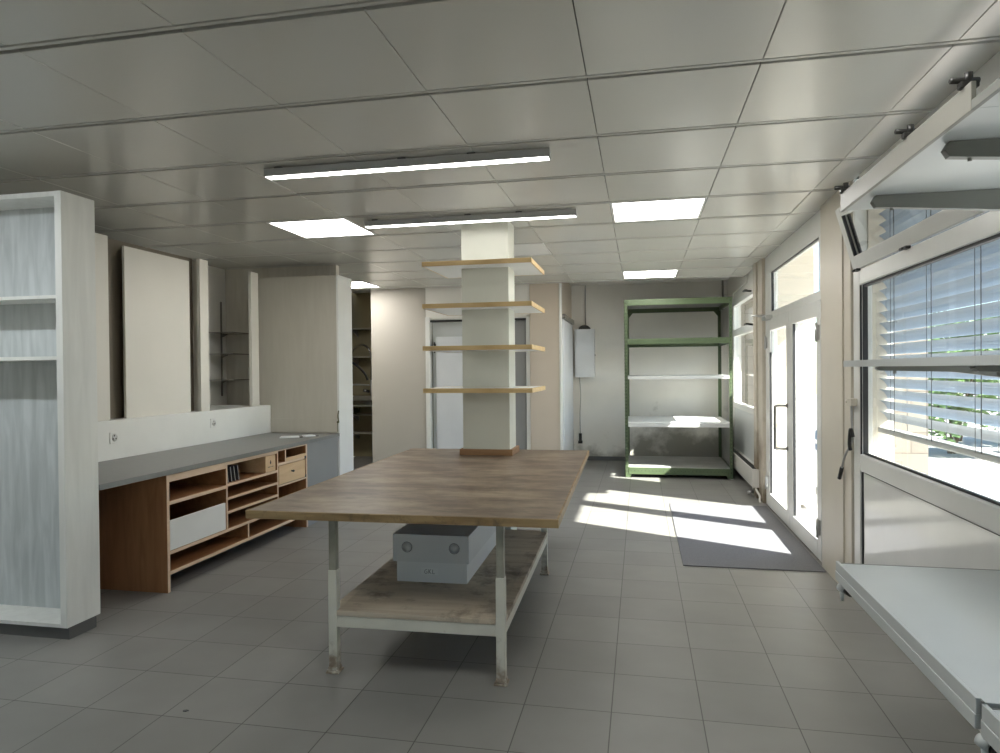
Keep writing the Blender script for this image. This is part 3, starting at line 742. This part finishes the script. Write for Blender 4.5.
# backsplash with sockets
o = MB().box(XL+.002, -3.57,   .53, 3.98, .872, 1.184, .002).build('backsplash', m_splash); solo(o, 'long low white backsplash ledge along the back of the grey worktop', 'backsplash')
def socket(y, z, lb):
    t = thing('wall_socket', lb, 'socket', (-3.569, y, z), 0, 'white wall sockets')
    x = -3.569
    pl = MB().box(x, x+.008, y-.04, y+.04, z-.045, z+.045, .003).build('cover_plate', m_white, t)
    mb = MB(); mb.cyl((x+.0078, y+.005, z), (x+.0085, y+.005, z), .030, 24); mb.build('insert', m_insert, pl)
    mb = MB()
    for (a, b_) in ((0, .016), (-.015, -.008), (.015, -.008)): mb.cyl((x+.008, y+.005+a, z+b_), (x+.0096, y+.005+a, z+b_), .0065, 10)
    mb.build('contact_hole', m_black, pl, True)
socket(1.60, 1.045, 'white wall socket on the backsplash nearest the tall white cabinet')
socket(2.90, 1.062, 'white wall socket on the backsplash below the small glass shelves')

# grey worktop with its closed end
K = thing('worktop', 'long grey worktop along the left wall with a grey closed end', 'worktop', (-3.2, 2.3, 0))
mb = MB(); mb.box(XL+.01, -2.729, .516, 3.97, .835, .871, .003); mb.build('counter_slab', m_counter, K)
mb = MB(); mb.box(-2.785, -2.745, 3.235, 3.96, 0, .834, .002); mb.build('end_panel', m_greyend, K)

# wooden cabinet under the worktop
CB = thing('open_cabinet', 'brown wooden open shelf cabinet standing under the grey worktop', 'cabinet', (-3.02, 2.17, 0))
XF, XBk = -2.738, -3.30
edge = lambda f: 1 if f.normal.x > .7 else 0
def part(nm, boxes, mats=(m_wood, m_woode), par=CB):
    mb = MB()
    for bx_ in boxes: mb.box(*bx_, .0012)
    mb.facemat(edge); return mb.build(nm, list(mats), par)
part('side_panel', [(XBk, XF, 1.135, 1.163, 0, .832)], (m_woodv, m_woode))
part('side_panel', [(XBk, XF, 3.195, 3.223, 0, .832)], (m_woodv, m_woode))
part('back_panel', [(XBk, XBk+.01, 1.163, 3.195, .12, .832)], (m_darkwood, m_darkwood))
part('top_rail', [(XBk+.01, XF, 1.163, 1.845, .782, .832), (XBk+.01, XF, 1.865, 2.645, .806, .832), (XBk+.01, XF, 2.66, 3.195, .822, .832)])
part('base_board', [(XBk+.01, XF, 1.163, 3.195, .122, .148)])
part('shelf', [(XBk+.01, XF, 1.163, 3.195, .266, .290)])
part('divider', [(XBk+.01, XF, 1.845, 1.865, .290, .832)])
part('divider', [(XBk+.01, XF, 2.640, 2.660, .290, .832)])
part('divider', [(XBk+.01, XF, 2.150, 2.170, .148, .266)])
part('shelf', [(XBk+.01, XF, 1.163, 1.845, .619, .646)])
for z in (.632, .522, .410): part('shelf', [(XBk+.01, XF, 1.865, 2.640, z, z+.022)])
part('shelf', [(XBk+.01, XF, 2.660, 3.195, .690, .712)])
part('shelf', [(XBk+.01, XF, 2.660, 3.195, .490, .507)])
part('divider', [(XBk+.01, XF, 2.785, 2.805, .712, .822)])
part('front_strip', [(XF-.02, XF, 2.806, 3.195, .712, .742)], (m_drawer, m_drawer))
fl = part('tilted_flap', [(XF-.02, XF-.003, 1.170, 1.838, .292, .505)], (m_white, m_white)); fl['label'] = 'white flap panel closing the compartment'
dr = part('drawer', [(XBk+.05, XF+.003, 2.438, 2.605, .658, .803)], (m_drawer, m_drawer)); dr['label'] = 'small pale drawer with a drop-shaped finger hole'
mb = MB(); mb.prism([(2.521+.011*math.sin(a)*(1 if math.cos(a) < .2 else .55), .742+.018*math.cos(a)) for a in [2*math.pi*k/16 for k in range(16)]], 'X', XF+.0032, XF+.0045); mb.build('finger_hole', m_black, dr)
mb = MB(); mb.box(XF+.0032, XF+.0042, 2.478, 2.512, .698, .704); mb.box(XF+.0032, XF+.0042, 2.522, 2.538, .699, .703); mb.box(XF+.0032, XF+.0042, 2.548, 2.566, .699, .704); mb.build('label_marks', m_ink, dr, True)
dr = part('drawer', [(XBk+.05, XF+.003, 2.668, 3.170, .512, .684)], (m_drawer, m_drawer)); dr['label'] = 'wide pale drawer with a small dark knob'
mb = MB(); mb.cyl((XF+.003, 2.90, .61), (XF+.02, 2.90, .61), .007, 10); mb.sph((XF+.024, 2.90, .61), .012, 10, (.7, 1.5, 1)); mb.build('knob', m_black, dr)
for z in (.705, .520): MB().box(XF-.004, XF+.006, 3.168, 3.192, z-.014, z+.014, .003).build('hinge', m_black, CB)
# slim dark cases leaning in the middle compartment
for i, (y, a, lb) in enumerate(((1.905, -8, 'slim dark case standing first from the left in the cabinet compartment'), (1.955, -9, 'slim dark case leaning second from the left in the cabinet compartment'),
                                (2.005, -10, 'slim dark case leaning third from the left in the cabinet compartment'), (2.06, -12, 'slim dark case leaning last, next to the empty space in the compartment'))):
    t = thing('disc_case', lb, 'case', (XF-.09, y, .6555), 0, 'dark cases in the cabinet', True)
    t.rotation_euler = (R(-a), 0, 0)
    MB().box(-.07, .07, -.006, .006, 0, .13, .0015).build('case_shell', m_dkcase, t)
    MB().box(.0701, .0712, -.004, .004, .004, .126).build('spine', m_lamp, t)

# papers on the worktop
for (x, y, w_, d_, h_, a, lb) in ((-3.05, 3.45, .20, .12, .012, .5, 'larger white paper stack on the far end of the grey worktop'), (-2.91, 3.60, .12, .10, .014, .9, 'smaller white paper stack beside the dark gap at the worktop end')):
    t = thing('paper_stack', lb, 'paper', (x, y, .8712), a, 'papers on the worktop', True)
    mb = MB()
    for k in range(4): mb.box(-w_/2+.004*k, w_/2-.003*k, -d_/2+.003*k, d_/2+.002*k, h_*k/4, h_*(k+1)/4-.0004, .0008)
    mb.build('sheets', m_paper, t, True)
    MB().box(w_/2-.004, w_/2+.03, -d_/2, d_/2*.6, 0, .005, .001).build('cover', m_dkcase, t)

# rail shelf in the niche
N_ = thing('rail_shelf', 'small shelf set with three thin shelves on one dark wall rail', 'shelf', (XL+.01, 4.25, 1.28))
MB().box(XL+.001, XL+.018, 4.245, 4.259, 1.275, 2.40, .002).build('wall_rail', m_chrome, N_)
for z in (2.01, 1.765, 1.465):
    sh = MB().box(XL+.025, XL+.36, 3.94, 4.345, z, z+.009, .002).build('shelf', m_chrome, N_)
    mb = MB(); mb.prism([(XL+.0185, z-.035), (XL+.0185, z-.0005), (XL+.09, z-.0005), (XL+.09, z-.008)], 'Y', 4.247, 4.257); mb.build('bracket', m_chrome, sh)

# tall beige cabinet at the end of the worktop
E_ = thing('tall_cabinet', 'tall beige side of a cabinet closing off the end of the worktop', 'cabinet', (-3.25, 4.1, 0))
mb = MB(); mb.box(-3.74, -2.76, 3.985, 4.345, 0, 2.625, .003); mb.build('body', m_tallside, E_)
MB().box(-2.759, -2.735, 3.98, 4.35, 0, 2.628, .003).build('edge_panel', m_white, E_)
MB().box(-3.56, -2.765, 3.976, 3.984, .875, 1.03, .001).build('kick_strip', m_tallside, E_)
t = thing('hook', 'small olive hook with a cord hanging at the edge of the tall beige cabinet', 'hook', (-2.745, 3.965, .9))
mb = MB(); mb.tube([(-2.742, 3.972, 1.00), (-2.74, 3.955, 1.06), (-2.735, 3.952, 1.10), (-2.735, 3.96, 1.12)], .007, 8); mb.cyl((-2.745, 3.974, .995), (-2.745, 3.955, .995), .012, 10); mb.build('hook_body', m_dried, t)
mb = MB(); mb.tube([(-2.745, 3.958, .99), (-2.748, 3.955, .94), (-2.744, 3.955, .89)], .004, 6); mb.build('cord', m_dried, t)

# ================================================================== STORE ROOM
def box_thing(name, label, cat, loc, parts, group=None):
    t = thing(name, label, cat, loc, 0, group)
    for nm, mb, mm in parts: mb.build(nm, mm, t)
    return t
for z, lb in ((2.30, 'highest white shelf on the dim store room wall'), (1.80, 'white shelf behind the bent hose in the store room'), (.765, 'white shelf under the sponge in the store room'), (.44, 'lowest white shelf in the dim store room')):
    mb = MB(); mb.box(-4.62, -2.9, YB-.34, YB-.01, z, z+.022, .002)
    br = MB()
    for x in (-4.5, -3.8, -3.1): br.prism([(YB-.01, z-.12), (YB-.01, z-.001), (YB-.28, z-.001), (YB-.28, z-.014)], 'X', x, x+.012)
    box_thing('store_shelf', lb, 'shelf', (-3.7, YB-.17, z), (('board', mb, m_storeshelf), ('bracket', br, m_lamp)), 'store room shelves')
FA = thing('spray_tap', 'pre-rinse tap with a bent hose and long spout in the store room', 'tap', (-4.2, 8.27, 1.13))
mb = MB(); mb.tube([(-4.10, 8.27, 1.36), (-4.09, 8.27, 1.75), (-4.15, 8.27, 1.96), (-4.30, 8.27, 2.02), (-4.44, 8.27, 1.92), (-4.48, 8.27, 1.72), (-4.44, 8.27, 1.60)], .016, 10); mb.build('hose', m_chrome, FA)
mb = MB(); mb.tube([(-4.46, 8.27, 1.72), (-4.34, 8.26, 1.64), (-4.22, 8.26, 1.52), (-4.16, 8.26, 1.40)], .022, 10); mb.build('spray_handle', m_black, FA)
mb = MB(); mb.tube([(-4.14, 8.27, 1.31), (-4.40, 8.25, 1.32), (-4.47, 8.24, 1.30), (-4.48, 8.24, 1.24)], .014, 10); mb.cyl((-4.10, 8.27, 1.12), (-4.10, 8.27, 1.40), .022); mb.build('spout', m_steel, FA)
mb = MB(); mb.cyl((-4.14, 8.27, 1.20), (-4.22, 8.2, 1.22), .026, 12); mb.cyl((-4.06, 8.27, 1.20), (-3.98, 8.2, 1.22), .026, 12); mb.build('valve', m_chrome, FA)
mb = MB(); mb.box(-4.60, -3.2, 8.02, 8.40, 1.05, 1.12, .01); mb.box(-4.60, -3.2, 8.03, 8.39, .94, .97, .006)
bs = MB(); bs.box(-4.58, -3.22, 8.04, 8.38, .97, 1.05)
lg = MB(); 
for x in (-4.56, -3.25): lg.box(x, x+.04, 8.05, 8.09, 0, .94, .003)
box_thing('sink', 'dim steel sink bench under the tap in the store room', 'sink', (-3.9, 8.2, 0), (('rim', mb, m_steel), ('basin', bs, m_chrome), ('leg', lg, m_steel)))
rnd = random.Random(3); mb = MB()
for k in range(60):
    a = rnd.uniform(0, 6.28); rr = rnd.uniform(.02, .10); mb.tube([(-4.49+.03*math.cos(a), 8.42+.03*math.sin(a), .79), (-4.49+rr*math.cos(a), 8.42+rr*math.sin(a), .79+rnd.uniform(.04, .10)), (-4.49+rr*1.2*math.cos(a), 8.42+rr*1.1*math.sin(a), .79+rnd.uniform(.0, .14))], .006, 5, res=3)
o = mb.build('scrubber', m_dried); solo(o, 'dark olive tuft lying on a store room shelf', 'scrubber')

# ================================================================== GREEN RACK
G = thing('storage_rack', 'tall green slotted steel shelving rack against the stained back wall', 'rack', (1.05, 7.5, 0))
gx0, gx1, gy0, gy1 = .325, 1.80, 6.85, 8.25
for (x, y) in ((gx0, gy0), (gx1, gy0), (gx0, gy1), (gx1, gy1)):
    sx = 1 if x == gx0 else -1; sy = 1 if y == gy0 else -1
    mb = MB(); mb.box(min(x, x+sx*.045), max(x, x+sx*.045), min(y, y+sy*.004), max(y, y+sy*.004), 0, 2.54); mb.box(min(x, x+sx*.004), max(x, x+sx*.004), min(y, y+sy*.06), max(y, y+sy*.06), 0, 2.54)
    ps = mb.build('upright', m_green, G)
    mb = MB(); z = .08
    while z < 2.5:
        mb.box(x+sx*.016, x+sx*.030, y-sy*.0012-.0006, y-sy*.0012+.0006, z, z+.022)
        mb.box(x-sx*.0012-.0006, x-sx*.0012+.0006, y+sy*.02, y+sy*.045, z, z+.022); z += .05
    mb.build('slot_row', m_greenhole, ps, True)
    MB().box(min(x-sx*.012, x+sx*.07), max(x-sx*.012, x+sx*.07), min(y-sy*.012, y+sy*.06), max(y-sy*.012, y+sy*.06), 0, .006).build('foot_plate', m_steel, ps)
def rack_level(z0, z1, mshelf, mbeam, front_only=False, sag=0):
    mb = MB(); mb.box(gx0+.046, gx1-.046, gy0-.004, gy0+.03, z0, z1, .003); mb.box(gx0+.046, gx1-.046, gy1-.03, gy1+.004, z0, z1, .003)
    if not front_only:
        mb.box(gx0+.005, gx0+.03, gy0+.06, gy1-.06, z0, z1, .002); mb.box(gx1-.03, gx1-.005, gy0+.06, gy1-.06, z0, z1, .002)
    be = mb.build('beam', mbeam, G)
    MB().box(gx0+.03, gx1-.03, gy0+.03, gy1-.03, z1-.02, z1-.002).build('shelf_board', mshelf, G)
    return be
rack_level(2.455, 2.54, m_rackdirty, m_green); rack_level(1.90, 1.98, m_rackdirty, m_green)
rack_level(.05, .145, m_rackdirty, m_green)
for z0, z1 in ((1.405, 1.45), (.725, .785)):
    mb = MB(); mb.box(gx0+.02, gx1-.02, gy0+.008, gy1-.01, z1-.012, z1); mb.box(gx0+.046, gx1-.046, gy0-.008, gy0+.006, z0, z1, .003); mb.box(gx0+.046, gx1-.046, gy1-.008, gy1+.002, z0, z1, .003)
    mb.build('shelf_tray', m_rackshelf, G)
mb = MB()
for x, s_ in ((gx0+.046, 1), (gx1-.046, -1)):
    for y in (gy1-.01,): mb.prism([(x, 2.455), (x+s_*.06, 2.455), (x, 2.38)], 'Y', y, y+.004)
    for z in (.05,):
        for y in (gy0+.004,): mb.prism([(x, z), (x+s_*.045, z), (x+s_*.02, .0), (x, 0)], 'Y', y, y+.004)
mb.build('gusset', m_green, G)
mb = MB()
for y in (gy0+.0,): 
    x = gx0+.08
    while x < gx1-.08: mb.cyl((x, gy0-.0052, .10), (x, gy0-.0035, .10), .006, 8); x += .05
mb.build('beam_slot', m_greenhole, G, True)
mb = MB(); mb.box(gx1-.003, gx1-.0005, gy0+.10, gy1-.07, 1.985, 2.45); mb.box(gx1-.003, gx1-.0005, gy0+.10, gy1-.07, .15, .72); o = mb.build('side_sheet', m_rackdirty, G)

# radiator under window_2
Q = thing('radiator', 'low cream convector radiator under the far window beside the green rack', 'radiator', (1.88, 6.5, .15))
mb = MB(); mb.box(1.835, 1.925, 5.42, 7.8, .14, .345, .006); mb.build('convector_body', m_radi, Q)
mb = MB()
y = 5.50
while y < 7.75: mb.box(1.85, 1.91, y, y+.018, .3445, .3475); y += .035
mb.build('top_grille', m_dark, Q, True)
mb = MB(); mb.box(1.832, 1.93, 5.405, 5.425, .135, .35, .004); mb.build('end_cap', m_radi, Q)
vv = MB(); vv.cyl((1.86, 5.55, .14), (1.86, 5.55, .06), .012); vv.cyl((1.86, 5.55, .055), (1.80, 5.55, .055), .02, 14); vv.cyl((1.86, 5.55, .06), (1.86, 5.55, .0), .010); vv.build('valve', m_steel, Q)
vv = MB(); vv.tube([(1.87, 5.48, .16), (1.88, 5.38, .10), (1.90, 5.30, .05), (1.885, 5.24, .02), (1.885, 5.2, .0)], .013, 10); vv.build('pipe', m_radi, Q)
vv = MB(); vv.box(1.925, 1.944, 5.7, 5.74, .16, .33); vv.box(1.925, 1.944, 7.4, 7.44, .16, .33); vv.build('bracket', m_lamp, Q)

# wall cabinet with conduit
A_ = thing('wall_cabinet', 'white metal wall cabinet with a thin conduit rising to the ceiling', 'cabinet', (-.36, 8.52, 1.42))
MB().box(-.53, -.205, 8.40, YB-.004, 1.42, 2.225, .006).build('housing', m_cab, A_)
MB().box(-.50, -.235, 8.385, 8.402, 1.45, 2.20, .004).build('cabinet_door', m_cab, A_)
mb = MB(); mb.prism([(-.37+.10*math.cos(a), 2.226+.07*math.sin(a)) for a in [math.pi*k/12 for k in range(13)]], 'Y', 8.45, 8.60); mb.build('cable_gland', m_black, A_)
mb = MB(); mb.cyl((-.36, YB-.03, 2.25), (-.36, YB-.03, H+.36), .011); mb.build('conduit', m_lamp, A_)
mb = MB(); mb.cyl((-.20, 8.5, 1.79), (-.192, 8.5, 1.79), .014, 10); mb.build('lock', m_black, A_)
P_ = thing('cable_socket', 'black plug socket on the stained wall with a cable from the white cabinet', 'socket', (-.46, YB-.02, .34))
mb = MB(); mb.box(-.49, -.44, YB-.035, YB-.001, .33, .46, .006); mb.box(-.50, -.43, YB-.05, YB-.001, .29, .335, .005); mb.build('socket_body', m_black, P_)
mb = MB(); mb.tube([(-.465, YB-.02, .46), (-.47, YB-.012, .8), (-.455, YB-.012, 1.1), (-.47, YB-.02, 1.42)], .007, 8); mb.build('cable', m_lamp, P_)
mb = MB(); mb.cyl((1.87, YB-.08, 2.0), (1.87, YB-.08, H+.36), .016); mb.cyl((1.87, YB-.08, 2.62), (1.87, YB-.08, 2.68), .022)
o = mb.build('pipe', m_chrome); solo(o, 'thin dark pipe running up the far right corner above the green rack', 'pipe')

# door mat
o = MB().box(.86, 1.91, 2.43, 4.96, .0005, .008, .003).build('door_mat', m_mat); solo(o, 'dark grey entrance mat on the floor in front of the glass door', 'mat')

# blind crank on the post
t = thing('blind_crank', 'jointed blind crank rod hanging on the post beside the big window', 'crank', (XR-.05, 1.9, .8))
mb = MB(); mb.tube([(XR-.03, 1.83, 1.30), (XR-.03, 1.82, 1.2), (XR-.035, 1.80, 1.06), (XR-.045, 1.92, .95), (XR-.05, 2.02, .80)], .008, 8, res=4); mb.build('rod', m_lamp, t)
mb = MB(); mb.tube([(XR-.035, 1.775, 1.09), (XR-.045, 1.79, 1.14), (XR-.05, 1.80, 1.05), (XR-.042, 1.81, 1.0)], .012, 8); mb.build('joint', m_black, t)
mb = MB(); mb.cyl((XR-.048, 1.985, .86), (XR-.052, 2.035, .775), .013, 10); mb.build('grip', m_black, t)
mb = MB(); mb.box(XR-.05, XR-.011, 1.76, 1.86, 1.295, 1.345, .005); mb.cyl((XR-.04, 1.865, 1.32), (XR-.04, 1.90, 1.32), .012); mb.build('holder', m_post2, t)

# ================================================================== WHITE DISPLAY RACK
D = thing('display_rack', 'white display shelving in front of the big window at the right edge', 'shelf', (1.62, -1.1, 0))
XF, XB = 1.325, 1.93
mods = ((-1.285, -.075), (-2.42, -1.315))
for y in (-.33, -1.28, -2.38):
    mb = MB(); mb.box(XB-.045, XB+.002, y-.025, y+.025, .012, 2.45, .003)
    mb.box(XF+.1, XB+.002, y-.025, y+.025, 0, .05, .004); u_ = mb.build('upright', m_rackw, D)
def arm(y, z, xs, h0, h1, par):
    mb = MB(); xe = XB-.006
    mb.prism([(xs, z-h0), (xs-.012, z-h0*.5), (xs, z), (xe, z), (xe, z-h1), (xs+.25, z-h0*1.45)], 'Y', y-.014, y+.014)
    mb.cyl((xs+.055, y, z-h0-.012), (xs+.055, y, z-h0+.01), .006, 8)
    return mb.build('shelf_arm', m_rackgrey, par)
for i, (ya, yb) in enumerate(mods):
    yt = yb-.115 if i == 0 else yb+.0295
    # bottom display board: deep front fascia with groove and raised lip
    mb = MB(); mb.box(XF+.014, XB, ya, yb, .700, .742, .002); bb = mb.build('shelf_board', m_rackw, D)
    mb = MB(); mb.box(XF, XF+.014, ya, yb, .676, .712, .002); mb.box(XF+.002, XF+.014, ya, yb, .712, .752, .002); mb.build('front_fascia', m_rackw, bb)
    mb = MB(); mb.box(XF+.014, XF+.022, ya, yb, .742, .7435); mb.build('board_seam', m_rackgrey, bb)
    mb = MB(); mb.box(XF+.014, XB, yb-.004, yb, .700, .7435); mb.build('end_cap', m_rackgrey, bb)
    # eye-level shelf
    mb = MB(); mb.box(XF+.01, XB, ya, yt, 1.557, 1.577, .002); mb.box(XF+.004, XF+.012, ya, yt, 1.555, 1.579, .001); bb = mb.build('shelf_board', m_rackw, D)
    # top shelf with fascia
    mb = MB(); mb.box(XF+.006, XB, ya, yt, 2.172, 2.19, .002); bb = mb.build('shelf_board', m_rackw, D)
    mb = MB(); mb.box(XF-.004, XF+.008, ya, yt, 2.168, 2.238 if i == 0 else 2.192, .002); mb.build('front_fascia', m_fascia if i == 0 else m_rackgrey, bb)
    for y in ((-.42, -1.02) if i == 0 else (-1.45, -2.2)):
        arm(y, 2.171, XF+.05, .042, .085, D)
    for y in ((-.34, -1.1) if i == 0 else (-1.45, -2.2)):
        arm(y, 1.556, XF+.085, .016, .06, D)
        arm(y, .699, XF+.12, .03, .08, D)
for y in (-.10, -.87, -1.24, -1.9):
    yy = min(y, -.215)
    mb = MB(); mb.box(XF-.012, XF+.03, yy-.012, yy+.012, 2.236, 2.252, .003); mb.cyl((XF-.03, yy, 2.258), (XF+.04, yy+.02, 2.262), .008, 8); mb.cyl((XF+.01, yy, 2.25), (XF+.01, yy, 2.275), .010, 8)
    mb.build('clip', m_clip, D)
for y in (-.105, -1.29):
    mb = MB(); mb.cyl((XF+.012, y+.008, .652), (XF+.024, y-.018, .648), .017, 14); o = mb.build('adjuster', m_rackw, D)
    mb = MB(); mb.cyl((XF+.030, y-.019, .645), (XF+.042, y-.042, .641), .016, 14); mb.build('knob_cap', m_black, o)
    mb = MB(); mb.box(XF+.010, XF+.028, y-.016, y-.0, .65, .678, .002); mb.cyl((XF+.016, y-.008, .60), (XF+.016, y-.008, .645), .006, 8, .010); mb.build('stem', m_rackw, o)
MB().box(XF+.02, XF+.30, -1.288, -1.272, .640, .70, .003).build('joint_plate', m_rackdirty, D)

# small dark scrap on the floor
mb = MB(); mb.prism([(-1.53, -.35), (-1.515, -.348), (-1.508, -.338), (-1.52, -.335), (-1.534, -.342)], 'Z', .0003, .004)
o = mb.build('scrap', m_ink); solo(o, 'tiny dark scrap lying on the floor tiles at the lower left', 'scrap')

for o in S.objects:
    for k in ('_o', '_local'):
        if k in o: del o[k]
